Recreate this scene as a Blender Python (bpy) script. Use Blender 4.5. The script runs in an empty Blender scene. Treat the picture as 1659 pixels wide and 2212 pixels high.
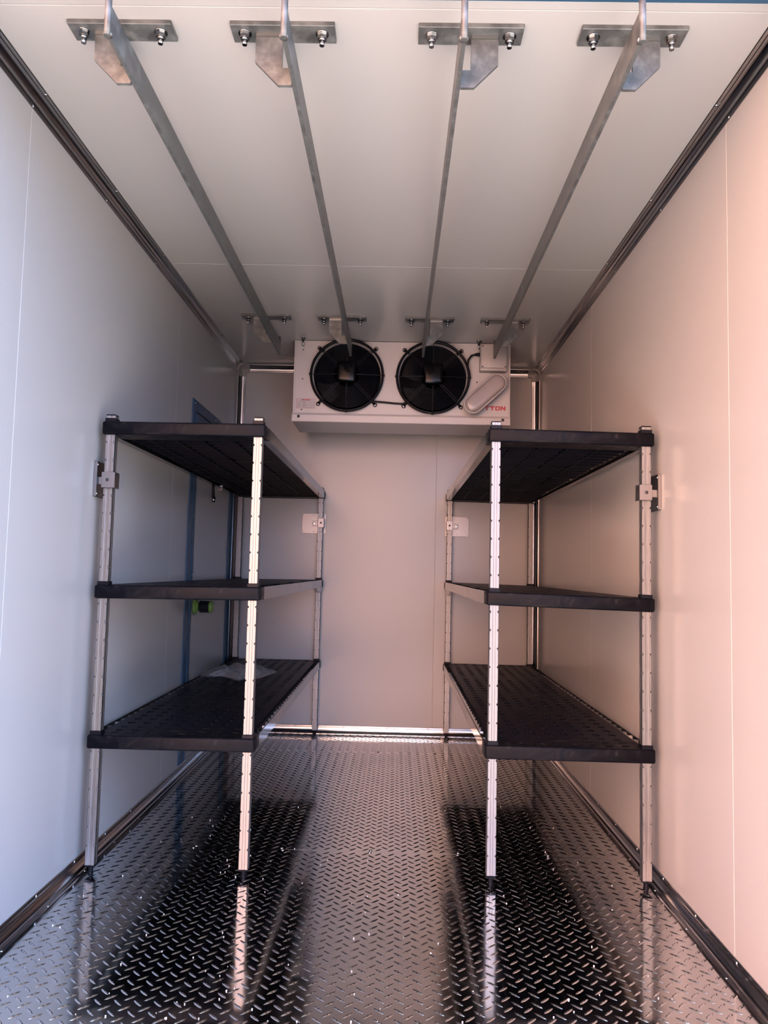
import bpy, bmesh, math, random
from mathutils import Vector, Matrix
S = bpy.context.scene
COL = S.collection
random.seed(7)

# ------------------------------------------------------------------ camera
cam_d = bpy.data.cameras.new('camera')
cam = bpy.data.objects.new('camera', cam_d)
COL.objects.link(cam)
YAW, PITCH, ROLL, FPX = 0.01633, 0.07521, -0.02267, 1691.4
Rm = Matrix.Rotation(YAW, 3, 'Z') @ Matrix.Rotation(PITCH, 3, 'X') @ Matrix.Rotation(ROLL, 3, 'Y')
right, fwd, up = Rm.col[0], Rm.col[1], Rm.col[2]
M4 = Matrix(((right.x, up.x, -fwd.x, 1.0742), (right.y, up.y, -fwd.y, 0.0),
             (right.z, up.z, -fwd.z, 1.0508), (0, 0, 0, 1)))
cam.matrix_world = M4
cam_d.sensor_fit = 'AUTO'
cam_d.sensor_width = 36.0
cam_d.lens = FPX / 2212.0 * 36.0
cam_d.clip_start = 0.02
S.camera = cam

# ------------------------------------------------------------------ light and exposure
S.view_settings.view_transform = 'Standard'
S.view_settings.look = 'None'
S.view_settings.gamma = 1.0
S.view_settings.use_curve_mapping = False
S.view_settings.exposure = 1.47

world = bpy.data.worlds.new('sky')
S.world = world
world.use_nodes = True
wn = world.node_tree
bg = wn.nodes['Background']
bg.inputs['Color'].default_value = (0.46, 0.62, 1.0, 1)
bg.inputs['Strength'].default_value = 3.5

sun_d = bpy.data.lights.new('sun', 'SUN')
sun_d.energy = 27.0
sun_d.angle = math.radians(0.6)
sun_d.color = (1.0, 0.90, 0.80)
sun = bpy.data.objects.new('sun', sun_d)
COL.objects.link(sun)
sun_dir = Vector((-0.60, -0.34, -0.70))          # from the open side, past the doorway
sun.rotation_euler = sun_dir.to_track_quat('-Z', 'Y').to_euler()
sun.location = (6, 2, 6)

# ------------------------------------------------------------------ materials
def mat(name, base, rough=0.5, metal=0.0, spec=0.5, coat=0.0, coat_rough=0.1):
    m = bpy.data.materials.new(name)
    m.use_nodes = True
    b = m.node_tree.nodes['Principled BSDF']
    b.inputs['Base Color'].default_value = (*base, 1)
    b.inputs['Roughness'].default_value = rough
    b.inputs['Metallic'].default_value = metal
    b.inputs['Specular IOR Level'].default_value = spec
    b.inputs['Coat Weight'].default_value = coat
    b.inputs['Coat Roughness'].default_value = coat_rough
    return m

def nodes_of(m):
    nt = m.node_tree
    return nt, nt.nodes['Principled BSDF']

def noise(nt, scale, detail=3.0, stretch=None, rough=0.5):
    tc = nt.nodes.new('ShaderNodeTexCoord')
    n = nt.nodes.new('ShaderNodeTexNoise')
    n.inputs['Scale'].default_value = scale
    n.inputs['Detail'].default_value = detail
    n.inputs['Roughness'].default_value = rough
    if stretch:
        mp = nt.nodes.new('ShaderNodeMapping')
        mp.inputs['Scale'].default_value = stretch
        nt.links.new(tc.outputs['Object'], mp.inputs['Vector'])
        nt.links.new(mp.outputs['Vector'], n.inputs['Vector'])
    else:
        nt.links.new(tc.outputs['Object'], n.inputs['Vector'])
    return n

def ramp(nt, src, stops):
    r = nt.nodes.new('ShaderNodeValToRGB')
    e = r.color_ramp.elements
    while len(e) < len(stops):
        e.new(0.5)
    for el, (p, c) in zip(e, stops):
        el.position = p
        el.color = (*c, 1) if len(c) == 3 else c
    nt.links.new(src, r.inputs['Fac'])
    return r

def g(v):
    return (v, v, v)

def bump(nt, b, src, strength, dist):
    bp = nt.nodes.new('ShaderNodeBump')
    bp.inputs['Strength'].default_value = strength
    bp.inputs['Distance'].default_value = dist
    nt.links.new(src, bp.inputs['Height'])
    nt.links.new(bp.outputs['Normal'], b.inputs['Normal'])

MT = {}
# white panel skin
m = mat('white_panel', (0.30, 0.294, 0.292), 0.20, 0, 0.2)
nt, b = nodes_of(m)
n = noise(nt, 60, 2); bump(nt, b, n.outputs['Fac'], 0.03, 0.002)
n2 = noise(nt, 1.3, 3)
r = ramp(nt, n2.outputs['Fac'], [(0.3, (0.296, 0.29, 0.288)), (0.7, (0.306, 0.30, 0.297))])
nt.links.new(r.outputs['Color'], b.inputs['Base Color'])
MT['panel'] = m
# trims
m = mat('aluminium_trim', (0.42, 0.42, 0.43), 0.2, 1.0)
nt, b = nodes_of(m)
n = noise(nt, 3, 2, (1, 1, 1))
r = ramp(nt, n.outputs['Fac'], [(0.3, g(0.17)), (0.75, g(0.24))]); nt.links.new(r.outputs['Color'], b.inputs['Roughness'])
MT['trim'] = m
MT['cap_grey'] = mat('grey_corner_plastic', (0.20, 0.19, 0.19), 0.45)
# tread plate
m = mat('tread_plate', (0.72, 0.72, 0.72), 0.10, 1.0)
nt, b = nodes_of(m)
n = noise(nt, 5.0, 2)
bump(nt, b, n.outputs['Fac'], 0.10, 0.01)
n2 = noise(nt, 9, 5)
r = ramp(nt, n2.outputs['Fac'], [(0.35, g(0.07)), (0.62, g(0.11)), (0.75, g(0.24))]); nt.links.new(r.outputs['Color'], b.inputs['Roughness'])
n3 = noise(nt, 3.0, 5)
r = ramp(nt, n3.outputs['Fac'], [(0.35, g(0.66)), (0.7, g(0.73))]); nt.links.new(r.outputs['Color'], b.inputs['Base Color'])
MT['tread'] = m
MT['lug'] = mat('tread_lug', (0.66, 0.66, 0.67), 0.13, 1.0)
# posts
m = mat('brushed_aluminium', (0.78, 0.77, 0.76), 0.34, 1.0)
nt, b = nodes_of(m)
n = noise(nt, 40, 5, (6, 6, 0.5), 0.65)
r = ramp(nt, n.outputs['Fac'], [(0.3, g(0.36)), (0.7, g(0.54))]); nt.links.new(r.outputs['Color'], b.inputs['Roughness'])
r = ramp(nt, n.outputs['Fac'], [(0.3, (0.145, 0.144, 0.143)), (0.7, (0.20, 0.199, 0.197))]); nt.links.new(r.outputs['Color'], b.inputs['Base Color'])
MT['post'] = m
m = mat('gloss_black_skirt', (0.006, 0.006, 0.007), 0.10, 0, 0.5)
MT['rail'] = m
MT['steel'] = mat('bright_zinc', (0.34, 0.34, 0.34), 0.22, 1.0)
MT['stainless'] = mat('stainless_plate', (0.17, 0.166, 0.165), 0.34, 1.0)
# galvanised
m = mat('galvanised_steel', (0.15, 0.15, 0.15), 0.48, 0.15)
nt, b = nodes_of(m)
n = noise(nt, 22, 6, None, 0.6)
r = ramp(nt, n.outputs['Fac'], [(0.36, (0.050, 0.054, 0.055)), (0.52, (0.080, 0.085, 0.086)), (0.66, (0.125, 0.132, 0.130))]); nt.links.new(r.outputs['Color'], b.inputs['Base Color'])
r = ramp(nt, n.outputs['Fac'], [(0.3, g(0.30)), (0.7, g(0.52))]); nt.links.new(r.outputs['Color'], b.inputs['Roughness'])
bump(nt, b, n.outputs['Fac'], 0.12, 0.002)
MT['galv'] = m
MT['weld'] = mat('weld_bead', (0.26, 0.26, 0.25), 0.3, 0.9)
# plastics
m = mat('black_plastic', (0.0020, 0.0021, 0.0046), 0.40, 0, 0.10)
MT['black'] = m
m = mat('dusty_black_plastic', (0.006, 0.006, 0.007), 0.45, 0, 0.06)
nt, b = nodes_of(m)
n = noise(nt, 11, 6, (1, 1, 1.6), 0.62)
n.inputs['Distortion'].default_value = 1.6
r = ramp(nt, n.outputs['Fac'], [(0.44, (0.0020, 0.0021, 0.0036)), (0.56, (0.0046, 0.0044, 0.0056)), (0.66, (0.014, 0.0125, 0.0125)), (0.78, (0.036, 0.030, 0.028))]); nt.links.new(r.outputs['Color'], b.inputs['Base Color'])
r = ramp(nt, n.outputs['Fac'], [(0.4, g(0.34)), (0.7, g(0.55))]); nt.links.new(r.outputs['Color'], b.inputs['Roughness'])
MT['beam'] = m
MT['fan_black'] = mat('fan_black', (0.0014, 0.0017, 0.0040), 0.35, 0, 0.12)
MT['motor'] = mat('motor_gloss_black', (0.002, 0.002, 0.003), 0.18, 0, 0.16)
MT['wire'] = mat('guard_wire', (0.0030, 0.0036, 0.0075), 0.3, 0, 0.2)
MT['blade'] = mat('fan_blade_black', (0.0009, 0.0011, 0.0026), 0.35, 0, 0.05)
MT['cable'] = mat('cable_rubber', (0.003, 0.003, 0.0035), 0.45, 0, 0.15)
MT['unit'] = mat('white_powder_coat', (0.34, 0.325, 0.325), 0.32)
MT['jbox'] = mat('light_grey_plastic', (0.25, 0.235, 0.235), 0.42)
MT['lampring'] = mat('white_lamp_plastic', (0.31, 0.295, 0.295), 0.30)
MT['lens'] = mat('opal_lens', (0.215, 0.195, 0.20), 0.25)
MT['coil'] = mat('coil_fins', (0.006, 0.007, 0.012), 0.5, 0.6)
MT['blue'] = mat('blue_coated_steel', (0.020, 0.055, 0.100), 0.40, 0, 0.25)
MT['gasket'] = mat('door_gasket', (0.004, 0.005, 0.008), 0.6, 0, 0.2)
MT['green'] = mat('luminous_green_plastic', (0.11, 0.20, 0.045), 0.45)
MT['red'] = mat('red_print', (0.30, 0.008, 0.02), 0.5)
MT['ink'] = mat('black_print', (0.010, 0.010, 0.012), 0.5)
MT['greyink'] = mat('grey_print', (0.09, 0.075, 0.08), 0.5)
MT['sticker'] = mat('sticker_face', (0.31, 0.285, 0.29), 0.45)
MT['paper'] = mat('white_foam_sheet', (0.20, 0.195, 0.20), 0.55)
MT['crumb'] = mat('white_crumb', (0.5, 0.5, 0.5), 0.6)
m = mat('concrete_bounce', (0.50, 0.36, 0.29), 0.9)  # pale, to bounce light onto the near ceiling
nt, b = nodes_of(m)
n = noise(nt, 2.0, 6)
r = ramp(nt, n.outputs['Fac'], [(0.3, (0.335, 0.330, 0.295)), (0.7, (0.385, 0.375, 0.338))]); nt.links.new(r.outputs['Color'], b.inputs['Base Color'])
MT['ground'] = m
m = mat('terracotta_bounce', (0.70, 0.33, 0.20), 0.85)  # colour picked to tint the light on the right wall pink
nt, b = nodes_of(m)
n = noise(nt, 3.0, 5)
r = ramp(nt, n.outputs['Fac'], [(0.3, (0.27, 0.14, 0.095)), (0.7, (0.33, 0.17, 0.115))]); nt.links.new(r.outputs['Color'], b.inputs['Base Color'])
MT['pink_bounce'] = m
MT['bounce_face'] = mat('orange_bounce', (0.85, 0.47, 0.33), 0.85)  # strong orange, picked for the warm light it throws into the room
MT['asphalt'] = mat('asphalt', (0.05, 0.048, 0.048), 0.9)
MT['roofmetal'] = mat('outer_skin', (0.7, 0.7, 0.7), 0.5)
# clear film
m = bpy.data.materials.new('clear_film'); m.use_nodes = True
nt = m.node_tree; nt.nodes.clear()
out = nt.nodes.new('ShaderNodeOutputMaterial')
mx = nt.nodes.new('ShaderNodeMixShader'); tr = nt.nodes.new('ShaderNodeBsdfTransparent')
pb = nt.nodes.new('ShaderNodeBsdfPrincipled')
pb.inputs['Base Color'].default_value = (0.26, 0.26, 0.27, 1); pb.inputs['Roughness'].default_value = 0.12
mx.inputs['Fac'].default_value = 0.38
nt.links.new(tr.outputs[0], mx.inputs[1]); nt.links.new(pb.outputs[0], mx.inputs[2]); nt.links.new(mx.outputs[0], out.inputs['Surface'])
MT['film'] = m

# ------------------------------------------------------------------ mesh helpers
class MB:
    """collects geometry in world coordinates; build() links it as one object"""
    def __init__(self):
        self.v = []; self.f = []; self.sm = []
    def add(self, vs, fs, smooth=False):
        k = len(self.v)
        self.v += [tuple(p) for p in vs]
        self.f += [tuple(i + k for i in f) for f in fs]
        self.sm += [smooth] * len(fs)
        return self
    def box(self, lo, hi, bev=0.0, seg=1):
        if bev <= 0:
            x0, y0, z0 = lo; x1, y1, z1 = hi
            vs = [(x0, y0, z0), (x1, y0, z0), (x1, y1, z0), (x0, y1, z0), (x0, y0, z1), (x1, y0, z1), (x1, y1, z1), (x0, y1, z1)]
            fs = [(0, 3, 2, 1), (4, 5, 6, 7), (0, 1, 5, 4), (1, 2, 6, 5), (2, 3, 7, 6), (3, 0, 4, 7)]
            return self.add(vs, fs)
        bm = bmesh.new()
        bmesh.ops.create_cube(bm, size=1.0)
        for v in bm.verts:
            v.co = Vector([(lo[i] + hi[i]) / 2 + v.co[i] * (hi[i] - lo[i]) for i in range(3)])
        bmesh.ops.bevel(bm, geom=list(bm.edges), offset=bev, segments=seg, affect='EDGES', profile=0.5)
        return self.frombm(bm, seg > 1)
    def frombm(self, bm, smooth=False):
        bm.verts.ensure_lookup_table(); bm.normal_update()
        self.add([v.co[:] for v in bm.verts], [[v.index for v in f.verts] for f in bm.faces], smooth)
        bm.free()
        return self
    def prism(self, poly, axis, a, b, smooth=False, caps=True):
        """poly: 2D points; axis 'x': (y,z), 'y': (x,z), 'z': (x,y)"""
        def p3(p, t):
            return {'x': (t, p[0], p[1]), 'y': (p[0], t, p[1]), 'z': (p[0], p[1], t)}[axis]
        n = len(poly)
        vs = [p3(p, a) for p in poly] + [p3(p, b) for p in poly]
        area = sum(poly[i][0] * poly[(i + 1) % n][1] - poly[(i + 1) % n][0] * poly[i][1] for i in range(n))
        flip = (area < 0) ^ (axis == 'y') ^ (b < a)
        side = [(i, (i + 1) % n, n + (i + 1) % n, n + i) for i in range(n)]
        cap = [tuple(range(n))[::-1], tuple(range(n, 2 * n))] if caps else []
        if flip:
            side = [s[::-1] for s in side]; cap = [c[::-1] for c in cap]
        self.add(vs, side, smooth)
        if caps:
            self.add(vs, cap, False)
        return self
    def cyl(self, p0, p1, r0, r1=None, n=12, smooth=True, caps=True):
        r1 = r0 if r1 is None else r1
        p0, p1 = Vector(p0), Vector(p1)
        d = (p1 - p0).normalized()
        t = Vector((1, 0, 0)) if abs(d.x) < 0.8 else Vector((0, 1, 0))
        u = d.cross(t).normalized(); w = d.cross(u)
        ring = [(math.cos(2 * math.pi * i / n), math.sin(2 * math.pi * i / n)) for i in range(n)]
        vs = [p0 + r0 * (c * u + s * w) for c, s in ring] + [p1 + r1 * (c * u + s * w) for c, s in ring]
        self.add(vs, [(i, (i + 1) % n, n + (i + 1) % n, n + i) for i in range(n)], smooth)
        if caps:
            self.add(vs, [tuple(range(n))[::-1], tuple(range(n, 2 * n))])
        return self
    def lathe(self, c, axis, prof, n=32, smooth=True):
        """prof: (distance along axis, radius)"""
        c = Vector(c); d = Vector(axis).normalized()
        t = Vector((0, 0, 1)) if abs(d.z) < 0.8 else Vector((1, 0, 0))
        u = d.cross(t).normalized(); w = d.cross(u)
        vs = []
        for (h, r) in prof:
            for i in range(n):
                a = 2 * math.pi * i / n
                vs.append(c + d * h + r * (math.cos(a) * u + math.sin(a) * w))
        fs = []
        for k in range(len(prof) - 1):
            for i in range(n):
                j = (i + 1) % n
                fs.append((k * n + i, k * n + j, (k + 1) * n + j, (k + 1) * n + i))
        return self.add(vs, fs, smooth)
    def tube(self, pts, r, n=8, smooth=True, closed=False):
        pts = [Vector(p) for p in pts]
        m_ = len(pts); vs = []
        prev = None
        for i, p in enumerate(pts):
            if closed:
                d = pts[(i + 1) % m_] - pts[i - 1]
            else:
                d = pts[min(i + 1, m_ - 1)] - pts[max(i - 1, 0)]
            d.normalize()
            if prev is None:
                t = Vector((0, 1, 0)) if abs(d.y) < 0.8 else Vector((1, 0, 0))
                u = d.cross(t).normalized()
            else:
                u = (prev - d * prev.dot(d)).normalized()
            prev = u
            w = d.cross(u)
            for k in range(n):
                a = 2 * math.pi * k / n
                vs.append(p + r * (math.cos(a) * u + math.sin(a) * w))
        fs = []
        rng = m_ if closed else m_ - 1
        for i in range(rng):
            i2 = (i + 1) % m_
            for k in range(n):
                j = (k + 1) % n
                fs.append((i * n + k, i * n + j, i2 * n + j, i2 * n + k))
        self.add(vs, fs, smooth)
        if not closed:
            self.add(vs, [tuple(range(n))[::-1], tuple(range((m_ - 1) * n, m_ * n))])
        return self
    def mesh(self, name, origin=(0, 0, 0)):
        me = bpy.data.meshes.new(name)
        ox, oy, oz = origin
        me.from_pydata([(x - ox, y - oy, z - oz) for x, y, z in self.v], [], self.f)
        me.polygons.foreach_set('use_smooth', self.sm)
        me.update()
        return me
    def build(self, name, material, parent=None, label=None, recalc=True):
        org = wloc(parent) if parent is not None else (0, 0, 0)
        me = self.mesh(name, org)
        if recalc:
            bm = bmesh.new(); bm.from_mesh(me)
            bmesh.ops.remove_doubles(bm, verts=bm.verts, dist=1e-6)
            bmesh.ops.recalc_face_normals(bm, faces=bm.faces)
            bm.to_mesh(me); bm.free()
        me.materials.append(MT[material])
        o = bpy.data.objects.new(name, me)
        COL.objects.link(o)
        if parent is not None:
            o.parent = parent
        if label:
            o['label'] = label
        return o

def wloc(o):
    x = Vector((0, 0, 0))
    while o is not None:
        x += o.location
        o = o.parent
    return x

def thing(name, loc, label, cat, group=None):
    o = bpy.data.objects.new(name, None)
    o.empty_display_size = 0.1
    COL.objects.link(o)
    o.location = loc
    o['label'] = label; o['category'] = cat
    if group:
        o['group'] = group
    return o

def struct(o):
    o['kind'] = 'structure'
    return o

def copy_part(src, parent, loc=(0, 0, 0), rot=None, name=None):
    c = src.copy()
    COL.objects.link(c)
    c.parent = parent
    c.location = loc
    if rot:
        c.rotation_euler = rot
    return c

# ------------------------------------------------------------------ room (metres; x right, y into the room, z up)
W, H, L, Y0 = 1.9992, 2.40, 5.1507, 1.66
G = 0.0016            # panel joint gap

def panel_wall(name, backing, panels, label_mat='panel'):
    w = MB().box(*backing).build(name, label_mat); struct(w)
    for lo, hi in panels:
        MB().box(lo, hi, 0.0012).build('panel', label_mat, w)
    return w
panel_wall('wall_left', ((-0.09, Y0, -0.12), (-0.003, L + 0.09, H + 0.09)),
           [((-0.003, a + G / 2, 0), (0, b_ - G / 2, H)) for a, b_ in ((1.757, 2.145), (2.145, 3.713), (3.713, L))])
panel_wall('wall_right', ((W + 0.003, Y0, -0.12), (W + 0.09, L + 0.09, H + 0.09)),
           [((W, a + G / 2, 0), (W + 0.003, b_ - G / 2, H)) for a, b_ in ((1.757, 2.181), (2.181, 3.73), (3.73, L))])
panel_wall('wall_back', ((-0.003, L + 0.003, -0.12), (W + 0.003, L + 0.09, H + 0.09)),
           [((a + G / 2, L, 0), (b_ - G / 2, L + 0.003, H)) for a, b_ in ((0, 1.331), (1.331, W))])
panel_wall('ceiling', ((-0.003, Y0, H + 0.003), (W + 0.003, L + 0.003, H + 0.09)),
           [((0, a + G / 2, H), (W, b_ - G / 2, H + 0.003)) for a, b_ in ((1.757, 1.787), (1.787, 3.389), (3.389, L))])

# door opening frame in blue steel at the mouth
df = MB().box((-0.003, Y0 - 0.02, H - 0.004), (W + 0.003, 1.7545, H + 0.003), 0.002).build('trim_1', 'blue'); struct(df)
for x in (-0.003, W - 0.004):
    MB().box((x, Y0 - 0.02, 0.0), (x + 0.007, 1.7565, H - 0.004)).build('jamb_strip', 'blue', df)
for i in range(7):
    x = 0.16 + i * 0.28
    MB().lathe((x, 1.735, H - 0.004), (0, 0, -1), [(0, 0.006), (0.002, 0.005), (0.003, 0.0001)], 10).build('screw', 'steel', df)

# ------------------------------------------------------------------ coved metal trims
def cove(a, bq, lip=0.011, t=0.0035, n=9):
    """2D profile (u from side surface, v from other surface); a = leg on v axis, bq = leg on u axis"""
    pts = [(0, 0), (0, a), (t * 0.7, a), (t, a - 0.002), (t, a - lip), (t + 0.0025, a - lip - 0.0015)]
    u0, v0 = t + 0.0025, a - lip - 0.003
    u1, v1 = bq - lip - 0.003, t + 0.0025
    for i in range(n + 1):
        th = math.pi * i / n / 2
        pts.append((u1 - (u1 - u0) * math.cos(th), v0 - (v0 - v1) * math.sin(th)))
    pts += [(bq - lip - 0.0015, t + 0.0025), (bq - lip, t), (bq - 0.002, t), (bq, t * 0.7), (bq, 0)]
    return pts
AT, AW, AF = 0.0433, 0.048, 0.0365
trim_n = [1]
def add_trim(name, poly, axis, a, b_):
    if name is None:
        trim_n[0] += 1; name = 'trim_%d' % trim_n[0]
    return struct(MB().prism(poly, axis, a, b_).build(name, 'trim'))
cv = cove(AT, AT)
yb0, yb1 = 1.7575, L - 0.05
t1 = add_trim(None, [(u, H - v) for u, v in cv], 'y', yb0, yb1)            # ceiling, left
t2 = add_trim(None, [(W - u, H - v) for u, v in cv], 'y', yb0, yb1)        # ceiling, right
t3 = add_trim(None, [(L - u, H - v) for u, v in cv], 'x', 0.05, W - 0.05)  # ceiling, back
t4 = add_trim(None, [(u, L - v) for u, v in cv], 'z', AW, H - 0.05)        # corner, left
t5 = add_trim(None, [(W - u, L - v) for u, v in cv], 'z', AW, H - 0.05)    # corner, right
cb = cove(AW, AF)
b1 = add_trim('baseboard_left', [(u, v) for u, v in cb], 'y', yb0, L)
b2 = add_trim('baseboard_right', [(W - u, v) for u, v in cb], 'y', yb0, L)
b3 = add_trim('baseboard_back', [(L - u, v) for u, v in cb], 'x', 0.0, W)

def screw_mesh(axis):
    return MB().lathe((0, 0, 0), axis, [(0, 0.0055), (0.0018, 0.005), (0.0028, 0.003), (0.0024, 0.0001)], 10)
scr = {}
def screw(parent, p, axis, material='steel', s=1.0):
    key = (axis, material)
    if key not in scr:
        o = screw_mesh(axis).build('screw', material, parent)
        scr[key] = o
        o.location = Vector(p) - wloc(parent)
    else:
        o = copy_part(scr[key], parent, Vector(p) - wloc(parent))
    o.scale = (s, s, s)
    return o
y = 1.88
while y < 5.1:
    screw(b1, (0.0035, y, AW - 0.0075), (1, 0, 0))
    screw(b2, (W - 0.0035, y + 0.0, AW - 0.0075), (-1, 0, 0))
    screw(b2, (W - AF + 0.0045, y - 0.005, 0.0035), (0, 0, 1), s=0.8)
    screw(b1, (AF - 0.0045, y + 0.02, 0.0035), (0, 0, 1), s=0.8)
    y += 0.2842
for y in (2.145, 2.72, 3.30, 3.87, 4.45, 5.0):
    screw(t1, (0.038, y, H - 0.0035), (0, 0, -1), s=0.9); screw(t1, (0.0035, y, H - 0.038), (1, 0, 0), s=0.9)
    screw(t2, (W - 0.038, y + 0.01, H - 0.0035), (0, 0, -1), s=0.9); screw(t2, (W - 0.0035, y + 0.01, H - 0.038), (-1, 0, 0), s=0.9)
for x in (0.76, 1.04, 1.305, 1.6, 0.45):
    screw(b3, (x, L - 0.0035, AW - 0.0075), (0, -1, 0), s=0.9)
# three-way corner caps
def corner_cap(sx):
    X = (lambda u: u) if sx > 0 else (lambda u: W - u)
    cv2 = cove(AT + 0.005, AT + 0.005, 0.006, 0.006)
    p_ = MB()
    p_.prism([(X(u), H - v) for u, v in cv2], 'y', L - 0.072, L - 0.002)
    p_.prism([(L - u, H - v) for u, v in cv2], 'x', X(0.002), X(0.072))
    p_.prism([(X(u), L - v) for u, v in cv2], 'z', H - 0.072, H - 0.002)
    return p_.build('corner_cap', 'cap_grey', t4 if sx > 0 else t5, 'grey plastic three-way corner cap')
corner_cap(1); corner_cap(-1)

# ------------------------------------------------------------------ floor of tread plate
fl = struct(MB().box((-0.003, Y0 - 0.02, -0.12), (W + 0.003, L + 0.003, -0.003)).build('floor', 'tread'))
for a, b_ in ((Y0 - 0.02, 3.022), (3.0232, 4.628), (4.6292, L)):
    MB().box((0, a, -0.003), (W, b_, 0.0), 0.0006).build('floor_sheet', 'tread', fl)
PX, PY = 0.0483, 0.0461
def lug_geo():
    st = [(-0.0180, 0.0003, 0.0001), (-0.0125, 0.0030, 0.0013), (-0.0065, 0.0040, 0.0021), (-0.0016, 0.0042, 0.0021), (0.0, 0.0042, 0.0013),
          (0.0016, 0.0042, 0.0021), (0.0065, 0.0040, 0.0021), (0.0125, 0.0030, 0.0013), (0.0180, 0.0003, 0.0001)]
    vs, fs = [], []
    for x, hw, h in st:
        vs += [(x, -hw, -0.0002), (x, -hw * 0.45, h * 0.85), (x, 0, h), (x, hw * 0.45, h * 0.85), (x, hw, -0.0002)]
    for i in range(len(st) - 1):
        for k in range(4):
            fs.append((i * 5 + k, (i + 1) * 5 + k, (i + 1) * 5 + k + 1, i * 5 + k + 1))
    return vs, [f[::-1] for f in fs]
LV, LF = lug_geo()
spots = []
nx = int(2.0 / PX) + 2; ny = int(3.6 / PY) + 2
for i in range(-22, 24):
    for j in range(-6, 74):
        for (xo, yo, ang) in ((1.0799, 1.9366, math.pi / 4), (1.0799 - PX / 2, 1.9366 + PY / 2, -math.pi / 4)):
            x = xo + i * PX; y = yo + j * PY
            if AF + 0.010 < x < W - AF - 0.010 and Y0 + 0.01 < y < L - AF - 0.012 and abs(y - 3.0226) > 0.010 and abs(y - 4.6286) > 0.010:
                spots.append((x, y, ang))
spots = [s for s in spots if s[1] > 1.70]
seen = sorted([s for s in spots if s[1] > 1.885], key=lambda s: (s[1], abs(s[0] - 1.07)))
single = set(seen[:300])
proto = MB().add(LV, LF, True).build('tread_lug', 'lug', fl, recalc=False)
first = True
rest = MB()
for s in spots:
    if s in single:
        o = proto if first else copy_part(proto, fl)
        first = False
        o.location = (s[0], s[1], 0.0); o.rotation_euler = (0, 0, s[2])
    else:
        c, sn = math.cos(s[2]), math.sin(s[2])
        rest.add([(s[0] + c * v[0] - sn * v[1], s[1] + sn * v[0] + c * v[1], v[2]) for v in LV], LF, True)
ro = rest.build('tread_lugs', 'lug', fl, recalc=False); ro['kind'] = 'stuff'
for (x, y) in ((0.339, 3.013), (0.6744, 3.013), (1.0006, 3.013), (1.3289, 3.013), (1.6651, 3.013), (0.345, 3.034), (0.668, 3.034), (1.003, 3.034), (1.332, 3.034), (1.668, 3.034),
               (0.6658, 4.645), (0.997, 4.645), (1.3273, 4.645)):
    o = MB().lathe((x, y, 0), (0, 0, 1), [(0, 0.0065), (0.002, 0.006), (0.0038, 0.003), (0.004, 0.0001)], 12).build('rivet', 'steel', fl)
# white crumbs
cr = MB()
for i in range(150):
    x = random.uniform(0.1, 1.85); y = 1.9 + random.random() ** 1.7 * 2.2
    s_ = random.uniform(0.0010, 0.0026)
    bm = bmesh.new(); bmesh.ops.create_icosphere(bm, subdivisions=1, radius=s_)
    for v in bm.verts:
        v.co = v.co * random.uniform(0.7, 1.2) + Vector((x, y, s_ * 0.7))
    cr.frombm(bm)
o = cr.build('white_crumbs', 'crumb'); o['kind'] = 'stuff'
o['label'] = 'tiny white crumbs scattered over the shiny tread plate floor'; o['category'] = 'crumbs'

# ------------------------------------------------------------------ side door in the left wall
d1 = bpy.data.objects.new('door_1', None); COL.objects.link(d1); d1.location = (0, 4.53, 0); struct(d1)
DT = 0.007
MB().box((0, 4.075, 0.055), (0.004, 4.995, 1.862), 0.001).build('leaf', 'panel', d1, 'white door leaf')
MB().box((0, 4.066, 0.052), (0.003, 5.004, 1.871)).build('gasket', 'gasket', d1, 'dark rubber gasket')
for lo, hi in (((0, 4.000, 0.052), (DT, 4.066, 1.927)), ((0, 5.004, 0.052), (DT, 5.070, 1.927)), ((0, 4.066, 1.871), (DT, 5.004, 1.927))):
    MB().box(lo, hi, 0.0012).build('architrave', 'blue', d1, 'blue steel architrave strip')
for lo, hi in (((0, 4.076, 0.056), (DT + 0.002, 4.118, 1.861)), ((0, 4.948, 0.056), (DT + 0.002, 4.994, 1.861)), ((0, 4.118, 1.818), (DT + 0.002, 4.948, 1.861))):
    MB().box(lo, hi, 0.0012).build('leaf_edge', 'blue', d1, 'blue steel edging of the leaf')
z = 0.12
while z < 1.85:
    screw(d1, (DT, 4.012, z), (1, 0, 0), s=0.8); screw(d1, (DT + 0.002, 4.106, z + 0.02), (1, 0, 0), s=0.8)
    screw(d1, (DT, 5.058, z), (1, 0, 0), s=0.8); screw(d1, (DT + 0.002, 4.958, z + 0.02), (1, 0, 0), s=0.8)
    z += 0.29
for y in (4.03, 4.25, 4.5, 4.75, 5.0):
    screw(d1, (DT, y, 1.905), (1, 0, 0), s=0.8)
# hasp below the top shelf
hp = MB().box((0.004, 4.48, 1.452), (0.012, 4.535, 1.60), 0.002).build('hasp', 'gasket', d1, 'dark hasp with chrome bolt')
MB().cyl((0.03, 4.52, 1.519), (0.03, 4.66, 1.519), 0.005).build('bolt', 'steel', hp)
MB().box((0.004, 4.60, 1.500), (0.040, 4.625, 1.536), 0.002).build('keeper', 'steel', hp)
MB().cyl((0.012, 4.500, 1.455), (0.012, 4.500, 1.425), 0.012, 0.010, 10).build('hasp_end', 'steel', hp)
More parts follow.
